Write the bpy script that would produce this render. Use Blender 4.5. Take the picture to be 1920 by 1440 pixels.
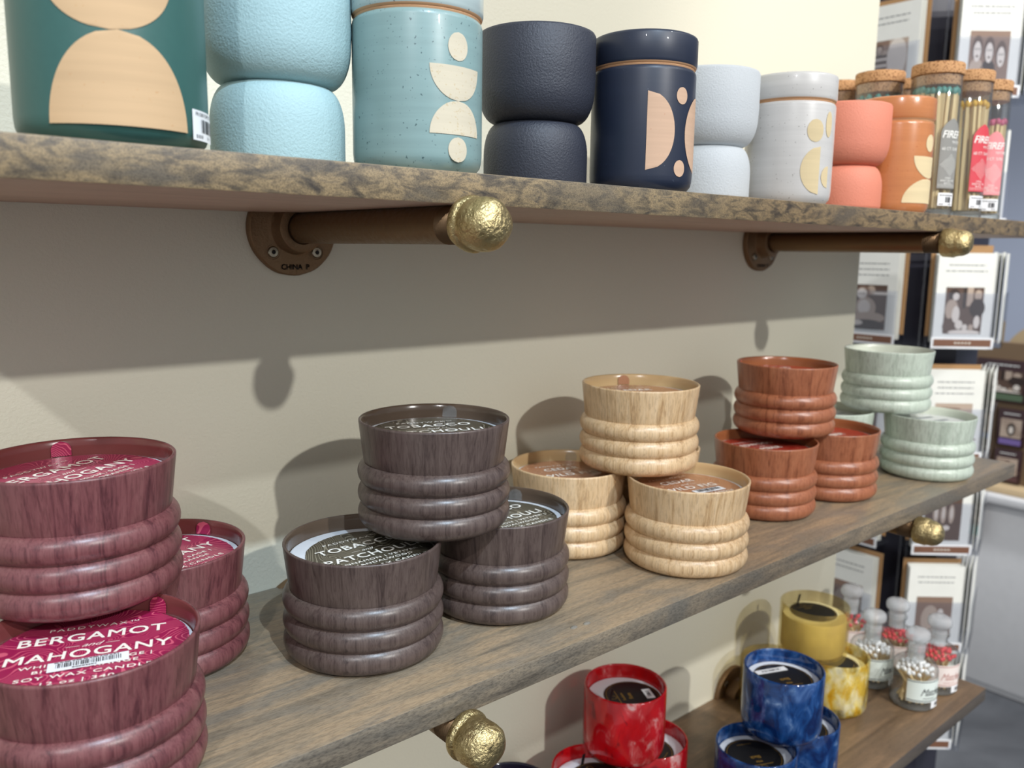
import bpy, bmesh, math, random
from mathutils import Vector, Matrix, noise
random.seed(7)
for o in list(bpy.data.objects): bpy.data.objects.remove(o, do_unlink=True)
SC = bpy.context.scene
COL = SC.collection
R = math.radians
# ------------------------------------------------------------------ camera
CAMP = Vector((-0.11988, -0.57114, 0.25393))
FW = Vector((0.64302602, 0.74935462, -0.15806705)); RT = Vector((0.76030257, -0.64941254, 0.01426008)); UP = Vector((0.09196487, 0.12934838, 0.98732541))
cd = bpy.data.cameras.new('camera'); cam = bpy.data.objects.new('camera', cd); COL.objects.link(cam)
FW.normalize(); RT = (RT - FW*RT.dot(FW)).normalized(); UP = RT.cross(FW)
m = Matrix((RT, UP, -FW)).transposed().to_4x4(); m.translation = CAMP
cam.matrix_world = m
cd.sensor_width = 36; cd.lens = 36*1576.5/1920; cd.clip_start = 0.02; cd.clip_end = 50
cd.dof.use_dof = True; cd.dof.focus_distance = 0.50; cd.dof.aperture_fstop = 10.0
SC.camera = cam
SC.cycles.transparent_max_bounces = 40
# ------------------------------------------------------------------ world, lights, exposure
SC.view_settings.view_transform = 'Standard'; SC.view_settings.look = 'None'
SC.view_settings.exposure = 0.62; SC.view_settings.gamma = 1.0; SC.view_settings.use_curve_mapping = False
W = bpy.data.worlds.new('store_ambience'); SC.world = W; W.use_nodes = True
W.node_tree.nodes['Background'].inputs['Color'].default_value = (0.92, 0.95, 1.0, 1)
W.node_tree.nodes['Background'].inputs['Strength'].default_value = 0.34
def spot(name, loc, aim, power, size=60, rad=0.04, color=(1, .96, .9), blend=.6):
    l = bpy.data.lights.new(name, 'SPOT'); l.energy = power; l.spot_size = R(size); l.spot_blend = blend
    l.shadow_soft_size = rad; l.color = color
    o = bpy.data.objects.new(name, l); COL.objects.link(o); o.location = loc
    o.rotation_euler = (Vector(aim)-Vector(loc)).to_track_quat('-Z', 'Y').to_euler()
    return o
spot('track_spot_main', (0.46, -4.1, 2.24), (0.45, 0, 0.1), 212, 50, .05, (1, .985, .95))
spot('track_spot_right', (1.05, -2.1, 2.45), (0.55, 0, 0.25), 40, 70, .03, (.98, .99, 1))
spot('track_spot_centre', (-0.15, -1.75, 2.07), (0.15, 0, 0.03), 125, 17, .02, (.66, .83, 1), .8)
spot('track_spot_high', (1.9, -1.9, 2.25), (1.1, 0, 0.3), 20, 60, .03, (.98, .99, 1))
spot('track_spot_left', (-2.0, -2.35, 2.25), (0.1, 0, 0.2), 90, 60, .04, (.97, .98, 1))
spot('track_spot_far', (0.2, -2.4, 2.25), (1.45, 0.1, -0.05), 130, 32, .05, (1, .98, .96), .4)  # added fill lamp without a known fixture, brightens the card rack
spot('track_spot_back', (2.2, -0.6, 2.2), (3.2, 0.4, -0.6), 150, 80, .08, (.93, .96, 1))
# ------------------------------------------------------------------ materials
def newmat(name):
    mt = bpy.data.materials.new(name); mt.use_nodes = True
    return mt, mt.node_tree.nodes, mt.node_tree.links, mt.node_tree.nodes['Principled BSDF']
def srgb(r, g, b):
    f = lambda v: (v/255/12.92) if v/255 <= .04045 else ((v/255+.055)/1.055)**2.4
    return (f(r), f(g), f(b), 1)
def ramp(N, L, src, stops):
    r = N.new('ShaderNodeValToRGB'); e = r.color_ramp.elements
    while len(e) < len(stops): e.new(.5)
    for k, (p, c_) in enumerate(stops): e[k].position = p; e[k].color = c_
    L.new(src, r.inputs[0]); return r
def texco(N, L, scale, rot=(0, 0, 0), rnd=True):
    tc = N.new('ShaderNodeTexCoord'); mp = N.new('ShaderNodeMapping'); mp.inputs['Scale'].default_value = scale; mp.inputs['Rotation'].default_value = rot
    L.new(tc.outputs['Object'], mp.inputs['Vector'])
    if rnd:
        oi = N.new('ShaderNodeObjectInfo'); mu = N.new('ShaderNodeMath'); mu.operation = 'MULTIPLY'; mu.inputs[1].default_value = 60
        L.new(oi.outputs['Random'], mu.inputs[0]); cb = N.new('ShaderNodeCombineXYZ')
        for k in range(3): L.new(mu.outputs[0], cb.inputs[k])
        L.new(cb.outputs[0], mp.inputs['Location'])
    return mp.outputs[0]
def noi(N, L, vec, sc=1, det=4, rough=.55, dist=0):
    n = N.new('ShaderNodeTexNoise'); L.new(vec, n.inputs['Vector']); n.inputs['Scale'].default_value = sc
    n.inputs['Detail'].default_value = det; n.inputs['Roughness'].default_value = rough; n.inputs['Distortion'].default_value = dist
    return n.outputs['Fac']
def bump(N, L, P, h, s, d):
    b = N.new('ShaderNodeBump'); b.inputs['Strength'].default_value = s; b.inputs['Distance'].default_value = d
    L.new(h, b.inputs['Height']); L.new(b.outputs[0], P.inputs['Normal'])
def mix(N, L, f, a, b, mode='MIX'):
    m_ = N.new('ShaderNodeMix'); m_.data_type = 'RGBA'; m_.blend_type = mode
    for s, v in ((0, f), (6, a), (7, b)):
        if hasattr(v, 'links'): L.new(v, m_.inputs[s])
        else: m_.inputs[s].default_value = v
    return m_.outputs[2]
def plain(name, col, rough=.5, metal=0, coat=0, emit=0):
    mt, N, L, P = newmat(name); P.inputs['Base Color'].default_value = col; P.inputs['Roughness'].default_value = rough; P.inputs['Metallic'].default_value = metal
    P.inputs['Coat Weight'].default_value = coat
    # a faint real surface variation
    v = texco(N, L, (40, 40, 40)); f = noi(N, L, v, 1, 3)
    L.new(mix(N, L, f, tuple(c*.94 for c in col[:3])+(1,), tuple(min(1, c*1.05) for c in col[:3])+(1,)), P.inputs['Base Color'])
    return mt
def woodgrain(name, dark, mid, light, rough=.33, diag=.10, s=190):
    mt, N, L, P = newmat(name)
    v = texco(N, L, (s, s, 3.0), (diag, diag*.6, 0))
    f = noi(N, L, v, 1, 5, .7, .8)
    v2 = texco(N, L, (s*5, s*5, 9), (diag*1.3, diag, 0)); g = noi(N, L, v2, 1, 2, .6, .5)
    c1 = ramp(N, L, f, [(.34, dark), (.47, mid), (.66, light)]).outputs[0]
    c2 = ramp(N, L, g, [(.38, (.50, .46, .46, 1)), (.50, (1, 1, 1, 1))]).outputs[0]
    L.new(mix(N, L, .45, c1, c2, 'MULTIPLY'), P.inputs['Base Color']); P.inputs['Roughness'].default_value = rough
    bump(N, L, P, g, .12, .0003)
    return mt
def sandy(name, col, s=800, d=.0009, rough=.62, st=.5):
    mt, N, L, P = newmat(name); v = texco(N, L, (1, 1, 1)); f = noi(N, L, v, s, 3, .6)
    P.inputs['Base Color'].default_value = col; P.inputs['Roughness'].default_value = rough
    L.new(mix(N, L, f, tuple(c*.93 for c in col[:3])+(1,), tuple(min(1, c*1.05) for c in col[:3])+(1,)), P.inputs['Base Color'])
    bump(N, L, P, f, st, d); return mt
def speckle(name, col, spk, rough=.35, amount=.30, coat=.0):
    mt, N, L, P = newmat(name); v = texco(N, L, (1, 1, 1)); f = noi(N, L, v, 650, 1, .5)
    c = ramp(N, L, f, [(amount-.02, spk), (amount+.01, col)]).outputs[0]
    v2 = texco(N, L, (10, 10, 260)); g = noi(N, L, v2, 1, 3)
    c = mix(N, L, .18, c, ramp(N, L, g, [(.3, (.45, .45, .45, 1)), (.7, (1, 1, 1, 1))]).outputs[0], 'MULTIPLY')
    L.new(c, P.inputs['Base Color']); P.inputs['Roughness'].default_value = rough; P.inputs['Coat Weight'].default_value = coat
    bump(N, L, P, g, .08, .0003); return mt
def shelfwood(name, stops, rough, blot, sc=(5, 60, 60), speck=.5):
    mt, N, L, P = newmat(name)
    v = texco(N, L, sc, (0, 0, 0), True); f = noi(N, L, v, 1, 6, .62, .6)
    v2 = texco(N, L, (9, 26, 30)); b = noi(N, L, v2, 1, 4, .6, .8)
    v3 = texco(N, L, (sc[0]*22, sc[1]*9, sc[2]*9)); g = noi(N, L, v3, 1, 3, .7)
    c = ramp(N, L, f, stops).outputs[0]
    c = mix(N, L, ramp(N, L, b, [(.48, (0, 0, 0, 1)), (.64, (1, 1, 1, 1))]).outputs[0], c, blot)
    c = mix(N, L, speck, c, ramp(N, L, g, [(.36, (.42, .42, .44, 1)), (.56, (1.0, 1.0, 1.0, 1))]).outputs[0], 'MULTIPLY')
    L.new(c, P.inputs['Base Color']); P.inputs['Roughness'].default_value = rough
    bump(N, L, P, g, .25, .0004); return mt
def metal(name, col, rough, bs=260, bd=.0008, st=.5, met=1.0):
    mt, N, L, P = newmat(name); P.inputs['Base Color'].default_value = col; P.inputs['Metallic'].default_value = met
    v = texco(N, L, (1, 1, 1)); f = noi(N, L, v, bs, 4, .6)
    L.new(ramp(N, L, f, [(.3, (rough*.7,)*3+(1,)), (.7, (rough*1.3,)*3+(1,))]).outputs[0], P.inputs['Roughness'])
    L.new(mix(N, L, f, tuple(c*.75 for c in col[:3])+(1,), col), P.inputs['Base Color'])
    bump(N, L, P, f, st, bd); return mt
def thinglass(name, tint=(1, 1, 1, 1), refl=.9, base=0.0, milky=(.9, .9, .9, 1)):
    mt, N, L, P = newmat(name); N.remove(P)
    out = [n for n in N if n.type == 'OUTPUT_MATERIAL'][0]
    lw = N.new('ShaderNodeLayerWeight'); pw = N.new('ShaderNodeMath'); pw.operation = 'POWER'; pw.inputs[1].default_value = 4.5; L.new(lw.outputs['Facing'], pw.inputs[0])
    fr = N.new('ShaderNodeMath'); fr.operation = 'MULTIPLY_ADD'; fr.inputs[1].default_value = .75; fr.inputs[2].default_value = .055; L.new(pw.outputs[0], fr.inputs[0])
    tr = N.new('ShaderNodeBsdfTransparent'); tr.inputs[0].default_value = tint
    p2 = N.new('ShaderNodeMath'); p2.operation = 'POWER'; p2.inputs[1].default_value = 2.5; L.new(lw.outputs['Facing'], p2.inputs[0])
    L.new(mix(N, L, p2.outputs[0], tint, tuple(c*.55 for c in tint[:3])+(1,)), tr.inputs[0])
    gl = N.new('ShaderNodeBsdfGlossy'); gl.inputs['Roughness'].default_value = .04
    di = N.new('ShaderNodeBsdfDiffuse'); di.inputs[0].default_value = milky
    m0 = N.new('ShaderNodeMixShader'); m0.inputs[0].default_value = base; L.new(tr.outputs[0], m0.inputs[1]); L.new(di.outputs[0], m0.inputs[2])
    m1 = N.new('ShaderNodeMixShader'); L.new(fr.outputs[0], m1.inputs[0]); L.new(m0.outputs[0], m1.inputs[1]); L.new(gl.outputs[0], m1.inputs[2])
    L.new(m1.outputs[0], out.inputs[0]); return mt
def marbled(name, stops, through, s=55, opac=(.55, .95), dist=1.5, tint=(.6, .1, .1, 1)):
    """blown glass: tinted see-through body with opaque colour chips melted in"""
    mt, N, L, P = newmat(name); out = [n for n in N if n.type == 'OUTPUT_MATERIAL'][0]
    v = texco(N, L, (s, s, s*.62)); f = noi(N, L, v, 1, 4, .6, dist)
    L.new(ramp(N, L, f, stops).outputs[0], P.inputs['Base Color']); P.inputs['Roughness'].default_value = .09
    P.inputs['Coat Weight'].default_value = .6; P.inputs['Coat Roughness'].default_value = .03
    P.inputs['Subsurface Weight'].default_value = 0.0
    tr = N.new('ShaderNodeBsdfTransparent'); tr.inputs[0].default_value = tint
    v2 = texco(N, L, (s*.8, s*.8, s*.4)); g = noi(N, L, v2, 1, 2)
    op = ramp(N, L, g, [(.3, (opac[0],)*3+(1,)), (.7, (opac[1],)*3+(1,))])
    ms = N.new('ShaderNodeMixShader'); L.new(op.outputs[0], ms.inputs[0]); L.new(tr.outputs[0], ms.inputs[1]); L.new(P.outputs[0], ms.inputs[2])
    L.new(ms.outputs[0], out.inputs[0]); return mt
def contour(name, base, line, sc=24, rep=62, wdt=.11, rough=.3):
    mt, N, L, P = newmat(name); v = texco(N, L, (sc, sc, sc)); f = noi(N, L, v, 1, 1.5, .4, .6)
    a = N.new('ShaderNodeMath'); a.operation = 'MULTIPLY'; a.inputs[1].default_value = rep; L.new(f, a.inputs[0])
    b = N.new('ShaderNodeMath'); b.operation = 'FRACT'; L.new(a.outputs[0], b.inputs[0])
    d = N.new('ShaderNodeMath'); d.operation = 'LESS_THAN'; d.inputs[1].default_value = wdt*2; L.new(b.outputs[0], d.inputs[0])
    L.new(mix(N, L, d.outputs[0], base, line), P.inputs['Base Color']); P.inputs['Roughness'].default_value = rough
    P.inputs['Coat Weight'].default_value = .5; P.inputs['Coat Roughness'].default_value = .08
    return mt
def wallmat(name, col, s=420, d=.0010, st=.35):
    mt, N, L, P = newmat(name); v = texco(N, L, (1, 1, 1), rnd=False); f = noi(N, L, v, s, 3, .55)
    P.inputs['Base Color'].default_value = col; P.inputs['Roughness'].default_value = .55
    bump(N, L, P, f, st, d); return mt
M = {}
M['wall'] = wallmat('cream_wall_paint', srgb(222, 218, 198))
M['wall_far'] = wallmat('blue_grey_wall_paint', srgb(176, 184, 202), 60)
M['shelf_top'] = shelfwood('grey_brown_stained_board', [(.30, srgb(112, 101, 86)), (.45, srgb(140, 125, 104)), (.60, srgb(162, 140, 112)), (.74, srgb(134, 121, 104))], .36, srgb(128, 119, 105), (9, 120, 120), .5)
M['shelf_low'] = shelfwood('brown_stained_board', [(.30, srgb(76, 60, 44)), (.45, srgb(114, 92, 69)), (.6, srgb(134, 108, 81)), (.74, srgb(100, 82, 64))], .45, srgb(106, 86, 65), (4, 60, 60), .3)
M['edge_top'] = shelfwood('mottled_board_edge', [(.32, srgb(66, 58, 50)), (.44, srgb(104, 90, 70)), (.56, srgb(150, 128, 94)), (.70, srgb(90, 80, 68))], .5, srgb(100, 90, 76), (60, 170, 170), .85)
M['edge_mid'] = shelfwood('sawn_board_edge', [(.30, srgb(84, 76, 66)), (.45, srgb(114, 104, 90)), (.60, srgb(136, 122, 102)), (.74, srgb(104, 98, 88))], .55, srgb(106, 100, 90), (14, 110, 110), .7)
M['edge_low'] = shelfwood('dark_board_edge', [(.30, srgb(70, 62, 56)), (.5, srgb(92, 84, 76)), (.74, srgb(84, 78, 72))], .5, srgb(80, 74, 70), (6, 60, 60), .25)
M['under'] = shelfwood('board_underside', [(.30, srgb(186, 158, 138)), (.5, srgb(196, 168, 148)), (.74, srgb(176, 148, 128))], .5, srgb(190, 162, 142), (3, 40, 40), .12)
M['brass'] = metal('cast_brass', srgb(206, 186, 136), .36, 330, .0020, .7)
M['brass_dark'] = metal('antique_brass_pipe', srgb(130, 104, 76), .45, 300, .0004, .3, .85)
M['flange'] = metal('cast_bronze_flange', srgb(140, 112, 82), .5, 500, .0008, .5, .7)
M['steel'] = metal('screw_steel', srgb(170, 160, 140), .35, 400, .0002, .2)
M['blackhole'] = plain('screw_socket_black', (.01, .01, .01, 1), .8)
M['wax'] = plain('white_wax', srgb(228, 234, 240), .35)
M['wax_yellow'] = plain('cream_wax', srgb(244, 232, 176), .4)
FAM = {
 'berg': dict(w=woodgrain('burgundy_woodgrain_glaze', srgb(84, 46, 50), srgb(112, 66, 68), srgb(126, 80, 80)), inn=plain('burgundy_glaze', srgb(116, 60, 58), .2), lab=contour('crimson_label_with_contour_lines', srgb(158, 30, 78), srgb(214, 96, 120)), tx=plain('cream_ink', srgb(255, 240, 228), .4)),
 'tob': dict(w=woodgrain('dark_brown_woodgrain_glaze', srgb(62, 50, 47), srgb(84, 70, 65), srgb(96, 82, 76)), inn=plain('dark_brown_glaze', srgb(84, 70, 58), .18), lab=contour('charcoal_label_with_contour_lines', srgb(62, 58, 46), srgb(140, 134, 116)), tx=plain('white_ink', srgb(250, 248, 240), .4)),
 'ced': dict(w=woodgrain('pale_woodgrain_glaze', srgb(182, 146, 104), srgb(212, 180, 138), srgb(222, 193, 154)), inn=plain('tan_glaze', srgb(206, 176, 130), .22), lab=contour('copper_label_with_contour_lines', srgb(172, 118, 84), srgb(205, 158, 124)), tx=plain('offwhite_ink', srgb(252, 244, 232), .4)),
 'red': dict(w=woodgrain('redwood_woodgrain_glaze', srgb(116, 66, 44), srgb(150, 92, 64), srgb(164, 106, 76)), inn=plain('amber_brown_glaze', srgb(142, 86, 54), .2), lab=contour('brick_red_label_with_contour_lines', srgb(152, 38, 28), srgb(196, 92, 72)), tx=plain('pale_ink', srgb(252, 240, 230), .4)),
 'sag': dict(w=woodgrain('sage_woodgrain_glaze', srgb(164, 176, 162), srgb(182, 194, 180), srgb(192, 203, 190)), inn=plain('pale_sage_glaze', srgb(206, 212, 196), .25), lab=contour('pale_grey_label_with_contour_lines', srgb(222, 222, 222), srgb(196, 198, 200)), tx=plain('grey_ink', srgb(150, 156, 160), .4)),
}
M['green'] = sandy('dark_green_satin_glaze', srgb(56, 96, 90), 300, .0002, .36, .15)
M['clay'] = speckle('bare_clay', srgb(204, 170, 130), srgb(200, 158, 114), .8, .26)
M['clay_pink'] = speckle('bare_pink_clay', srgb(202, 166, 138), srgb(196, 150, 120), .8, .25)
M['clay_cream'] = speckle('bare_cream_clay', srgb(208, 196, 172), srgb(200, 182, 150), .8, .33)
M['clay_yellow'] = speckle('bare_yellow_clay', srgb(216, 198, 158), srgb(218, 192, 138), .8, .25)
M['teal'] = speckle('speckled_teal_glaze', srgb(132, 158, 156), srgb(74, 98, 100), .36, .28, .15)
M['navy'] = speckle('dark_navy_glaze', srgb(30, 38, 56), srgb(62, 70, 86), .42, .22, .1)
M['white_glaze'] = speckle('speckled_white_glaze', srgb(206, 205, 203), srgb(120, 116, 112), .35, .25, .2)
M['orange'] = speckle('burnt_orange_glaze', srgb(190, 122, 74), srgb(172, 98, 52), .25, .28, .4)
M['clay_line'] = plain('raw_clay_rim', srgb(196, 150, 110), .8)
M['sky_sand'] = sandy('textured_light_blue', srgb(160, 190, 194))
M['black_sand'] = sandy('textured_charcoal', srgb(42, 45, 56), rough=.5)
M['white_sand'] = sandy('textured_white', srgb(208, 214, 218))
M['coral_sand'] = sandy('textured_coral', srgb(212, 130, 106))
M['cork'] = speckle('cork', srgb(196, 150, 104), srgb(130, 84, 48), .85, .42)
M['glass'] = thinglass('clear_glass', (.97, .985, .98, 1), base=.03)
M['glass_thick'] = thinglass('thick_clear_glass', (.86, .89, .89, 1), base=.10, milky=(.8, .83, .85, 1))
M['frost'] = thinglass('frosted_ground_glass', (.86, .89, .9, 1), base=.32, milky=(.97, .98, 1, 1))
M['acrylic'] = thinglass('clear_acrylic', (.94, .95, .98, 1), base=.02, milky=(.7, .74, .82, 1))
M['stick'] = plain('match_wood', srgb(232, 206, 156), .7)
M['stick_dark'] = plain('match_wood_kraft', srgb(196, 160, 112), .7)
M['h_teal'] = plain('teal_match_head', srgb(72, 150, 142), .5); M['h_yel'] = plain('yellow_match_head', srgb(226, 176, 40), .5)
M['h_pink'] = plain('pink_match_head', srgb(206, 92, 130), .5); M['h_white'] = plain('white_match_head', srgb(240, 240, 240), .5)
M['h_red'] = plain('red_match_head', srgb(214, 52, 60), .5)
M['lab_grey'] = plain('grey_paper_label', srgb(138, 138, 134), .6); M['lab_red'] = plain('red_paper_label', srgb(206, 66, 78), .6)
M['lab_pink'] = plain('pink_paper_label', srgb(226, 138, 142), .6); M['paper'] = plain('white_paper', srgb(236, 238, 240), .6)
M['lab_pale'] = plain('pale_green_paper_label', srgb(222, 232, 226), .6); M['lab_rose'] = plain('pale_rose_paper_label', srgb(238, 226, 220), .6)
M['ink'] = plain('black_ink', srgb(34, 34, 38), .6); M['ink_grey'] = plain('grey_ink_text', srgb(120, 122, 122), .6); M['ink_rose'] = plain('rose_ink', srgb(190, 140, 130), .6)
M['ink_white'] = plain('white_print', srgb(240, 240, 235), .6); M['gold_ink'] = plain('gold_ink', srgb(176, 140, 70), .4, .4)
M['black_label'] = plain('black_paper_label', srgb(24, 24, 26), .45); M['black_glass'] = plain('very_dark_plum_glass', srgb(28, 24, 34), .12)
M['g_red'] = marbled('red_marbled_glass', [(.29, srgb(218, 168, 166)), (.36, srgb(204, 84, 84)), (.44, srgb(188, 24, 34)), (.6, srgb(198, 14, 22)), (.70, srgb(132, 8, 24))], 0, 62, (.5, .93), .5, (.85, .12, .12, 1))
M['g_blue'] = marbled('blue_marbled_glass', [(.30, srgb(140, 168, 208)), (.38, srgb(70, 108, 164)), (.47, srgb(28, 74, 136)), (.62, srgb(12, 38, 88))], 0, 60, (.55, .95), .8, (.12, .25, .6, 1))
M['g_gold'] = marbled('amber_frosted_glass', [(.3, srgb(206, 176, 96)), (.5, srgb(184, 160, 100)), (.7, srgb(150, 128, 70))], 0, 40, (.04, .25), .8, (.92, .87, .70, 1))
M['g_gold2'] = marbled('amber_mottled_glass', [(.40, srgb(244, 238, 200)), (.50, srgb(236, 218, 130)), (.58, srgb(222, 176, 40)), (.72, srgb(206, 150, 20))], 0, 75, (.0, .75), .6, (.90, .85, .62, 1))
M['g_plum'] = marbled('dark_plum_glass', [(.3, srgb(40, 34, 60)), (.7, srgb(20, 16, 28))], 0, 40, (.85, .98), 1, (.1, .08, .15, 1))
M['kraft'] = plain('kraft_paper', srgb(176, 136, 92), .8); M['card'] = plain('ivory_card', srgb(238, 238, 230), .7); M['card_edge'] = plain('card_stock', srgb(220, 214, 200), .8)
M['rack'] = plain('dark_rack_panel', srgb(44, 44, 56), .4); M['strip_brown'] = plain('brown_label_strip', srgb(122, 84, 64), .6)
SEP = [plain('sepia_tone_%s' % n, srgb(*c), .6) for n, c in (('darkest', (52, 38, 32)), ('dark', (94, 72, 60)), ('mid', (140, 114, 98)), ('light', (188, 168, 150)), ('pale', (228, 218, 206)))]
BLU = plain('blue_print', srgb(120, 150, 200), .6)
M['plinth'] = plain('pale_grey_laminate', srgb(216, 216, 216), .4); M['ply'] = plain('birch_plywood', srgb(196, 172, 134), .6)
M['kboard'] = plain('brown_board', srgb(128, 104, 78), .7)
mt, N_, L_, P_ = newmat('dark_polished_concrete'); v_ = texco(N_, L_, (2.5, 2.5, 2.5)); f_ = noi(N_, L_, v_, 1, 6, .6, .5)
L_.new(ramp(N_, L_, f_, [(.3, srgb(66, 68, 72)), (.7, srgb(104, 106, 110))]).outputs[0], P_.inputs['Base Color']); P_.inputs['Roughness'].default_value = .35; M['floor'] = mt

# ------------------------------------------------------------------ mesh helpers
def mk(name, bm, mats, parent=None, smooth=35, loc=None):
    bmesh.ops.recalc_face_normals(bm, faces=bm.faces) if smooth is not None else None
    me = bpy.data.meshes.new(name); bm.to_mesh(me); bm.free()
    return link(name, me, mats, parent, smooth, loc)
def link(name, me, mats, parent=None, smooth=35, loc=None):
    if not isinstance(mats, (list, tuple)): mats = [mats]
    if not me.materials:
        for a in mats: me.materials.append(a)
    if smooth:
        for p in me.polygons: p.use_smooth = True
        me.set_sharp_from_angle(angle=R(smooth))
    o = bpy.data.objects.new(name, me); COL.objects.link(o)
    if parent: o.parent = parent
    if loc: o.location = loc
    return o
def root(name, label, cat, loc=(0, 0, 0), rz=0, group=None):
    o = bpy.data.objects.new(name, None); COL.objects.link(o); o.empty_display_size = .02
    o.location = loc; o.rotation_euler = (0, 0, rz); tag(o, label, cat, group); return o
def tag(o, label, cat, group=None, kind=None):
    if label: o['label'] = label
    if cat: o['category'] = cat
    if group: o['group'] = group
    if kind: o['kind'] = kind
    return o
def struct(o, label=None):
    o['kind'] = 'structure'
    if label: o['label'] = label
    o['category'] = o.name.split('_')[0]
    return o
def copytree(o, parent=None):
    c = o.copy(); COL.objects.link(c); c.parent = parent
    for ch in list(o.children): copytree(ch, c)
    return c
def box(bm, x0, x1, y0, y1, z0, z1, mi=0, bev=0):
    b = bmesh.new(); r = bmesh.ops.create_cube(b, size=1)
    for v in b.verts: v.co = Vector((x0+(v.co.x+.5)*(x1-x0), y0+(v.co.y+.5)*(y1-y0), z0+(v.co.z+.5)*(z1-z0)))
    if bev: bmesh.ops.bevel(b, geom=b.edges[:], offset=bev, segments=2, affect='EDGES', profile=.5)
    for f in b.faces: f.material_index = mi
    t = bpy.data.meshes.new('t'); b.to_mesh(t); b.free(); bm.from_mesh(t); bpy.data.meshes.remove(t)
def lathe(bm, prof, n=96, mi=0, M4=None, wob=None):
    rings = []; start = len(bm.verts)
    for r, z in prof:
        if r < 1e-6: rings.append([bm.verts.new((0, 0, z))]); continue
        rings.append([bm.verts.new((r*math.cos(2*math.pi*k/n), r*math.sin(2*math.pi*k/n), z)) for k in range(n)])
    fs = []
    for a, b in zip(rings, rings[1:]):
        for k in range(n):
            k2 = (k+1) % n
            vs = ([a[0]] if len(a) == 1 else [a[k], a[k2]]) + ([b[0]] if len(b) == 1 else [b[k2], b[k]])
            if len(vs) >= 3:
                f = bm.faces.new(vs); f.material_index = mi; fs.append(f)
    if wob:
        for ring in rings:
            for v in ring: v.co += wob(v.co)
    if M4:
        for ring in rings:
            for v in ring: v.co = M4 @ v.co
    return fs
def arc(cx, cz, r, a0, a1, n):
    return [(cx+r*math.cos(R(a0+(a1-a0)*k/n)), cz+r*math.sin(R(a0+(a1-a0)*k/n))) for k in range(n+1)]
def disc(bm, r, z, n=96, cx=0, cy=0, jit=0, mi=0):
    vs = [bm.verts.new((cx+(r+jit*random.uniform(-1, 1))*math.cos(2*math.pi*k/n), cy+(r+jit*random.uniform(-1, 1))*math.sin(2*math.pi*k/n), z)) for k in range(n)]
    f = bm.faces.new(vs); f.material_index = mi; return f
def poly(bm, pts, mi=0):
    f = bm.faces.new([bm.verts.new(p) for p in pts]); f.material_index = mi; return f
def tube(bm, a, b, r0, r1=None, n=16, caps=True, mi=0):
    a, b = Vector(a), Vector(b); d = b-a; q = d.to_track_quat('Z', 'Y').to_matrix().to_4x4(); q.translation = a
    r1 = r0 if r1 is None else r1; l = d.length
    p = [(r0, 0), (r1, l)]
    if caps: p = [(0, 0)]+p+[(0, l)]
    lathe(bm, p, n, mi, q)
_tc = {}
def textmesh(s, size, sx=1.0, bold=0.0, shear=0.0, space=1.0, align='CENTER'):
    """flat lettering in XY, baseline at y=0"""
    k = (s, size, sx, bold, shear, space, align)
    if k not in _tc:
        cu = bpy.data.curves.new('lettering', 'FONT'); cu.body = s; cu.size = size; cu.align_x = align; cu.offset = bold; cu.shear = shear
        cu.space_character = space; cu.resolution_u = 3; cu.fill_mode = 'FRONT'
        o = bpy.data.objects.new('lettering', cu); COL.objects.link(o)
        dg = bpy.context.evaluated_depsgraph_get(); dg.update()
        me = bpy.data.meshes.new_from_object(o.evaluated_get(dg)); 
        bpy.data.objects.remove(o, do_unlink=True); bpy.data.curves.remove(cu)
        _tc[k] = ([(v.co.x*sx, v.co.y) for v in me.vertices], [tuple(p.vertices) for p in me.polygons])
    return _tc[k]
def addtext(bm, s, size, x=0, y=0, z=0, mi=0, wrap=None, **kw):
    b_ = kw.pop('bold', 0)
    if b_:
        for k, (dx, dy) in enumerate(((-b_, -b_), (b_, -b_), (-b_, b_), (b_, b_))): addtext(bm, s, size, x+dx, y+dy, z+.000012*k, mi, wrap, **kw)
        return
    V, F = textmesh(s, size, **kw)
    vs = []
    for a, b in V:
        p = (a+x, b+y, z)
        vs.append(bm.verts.new(wrap(p) if wrap else p))
    for f in F:
        try: g = bm.faces.new([vs[i] for i in f]); g.material_index = mi
        except ValueError: pass
def strokes(bm, x0, y, w, h, mi, z=0, wrap=None, rnd=random, cover=.8):
    """a line of print too small to read: short word-long dashes"""
    x = x0
    while x < x0+w*.98:
        l = rnd.uniform(.05, .16)*w; l = min(l, x0+w-x)
        pts = [(x, y, z), (x+l*cover, y, z), (x+l*cover, y+h, z), (x, y+h, z)]
        poly(bm, [wrap(p) for p in pts] if wrap else pts, mi); x += l
def barcode(bm, x0, y0, w, h, mi, z=0, wrap=None, n=26, seed=3):
    rr = random.Random(seed); x = x0
    while x < x0+w:
        a = rr.choice([.4, .8, 1.2])*w/n; 
        pts = [(x, y0, z), (min(x+a, x0+w), y0, z), (min(x+a, x0+w), y0+h, z), (x, y0+h, z)]
        poly(bm, [wrap(p) for p in pts] if wrap else pts, mi); x += a+rr.choice([.5, .8, 1.3])*w/n
def cyl(r, ang0, zc=0):
    """(x,y,lift) on flat paper -> on a cylinder of radius r; x runs to the viewer's right, ang0 = direction of x=0"""
    def f(p):
        a = ang0 + p[0]/r; rr = r+p[2]
        return Vector((rr*math.cos(a), rr*math.sin(a), zc+p[1]))
    return f
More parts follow.
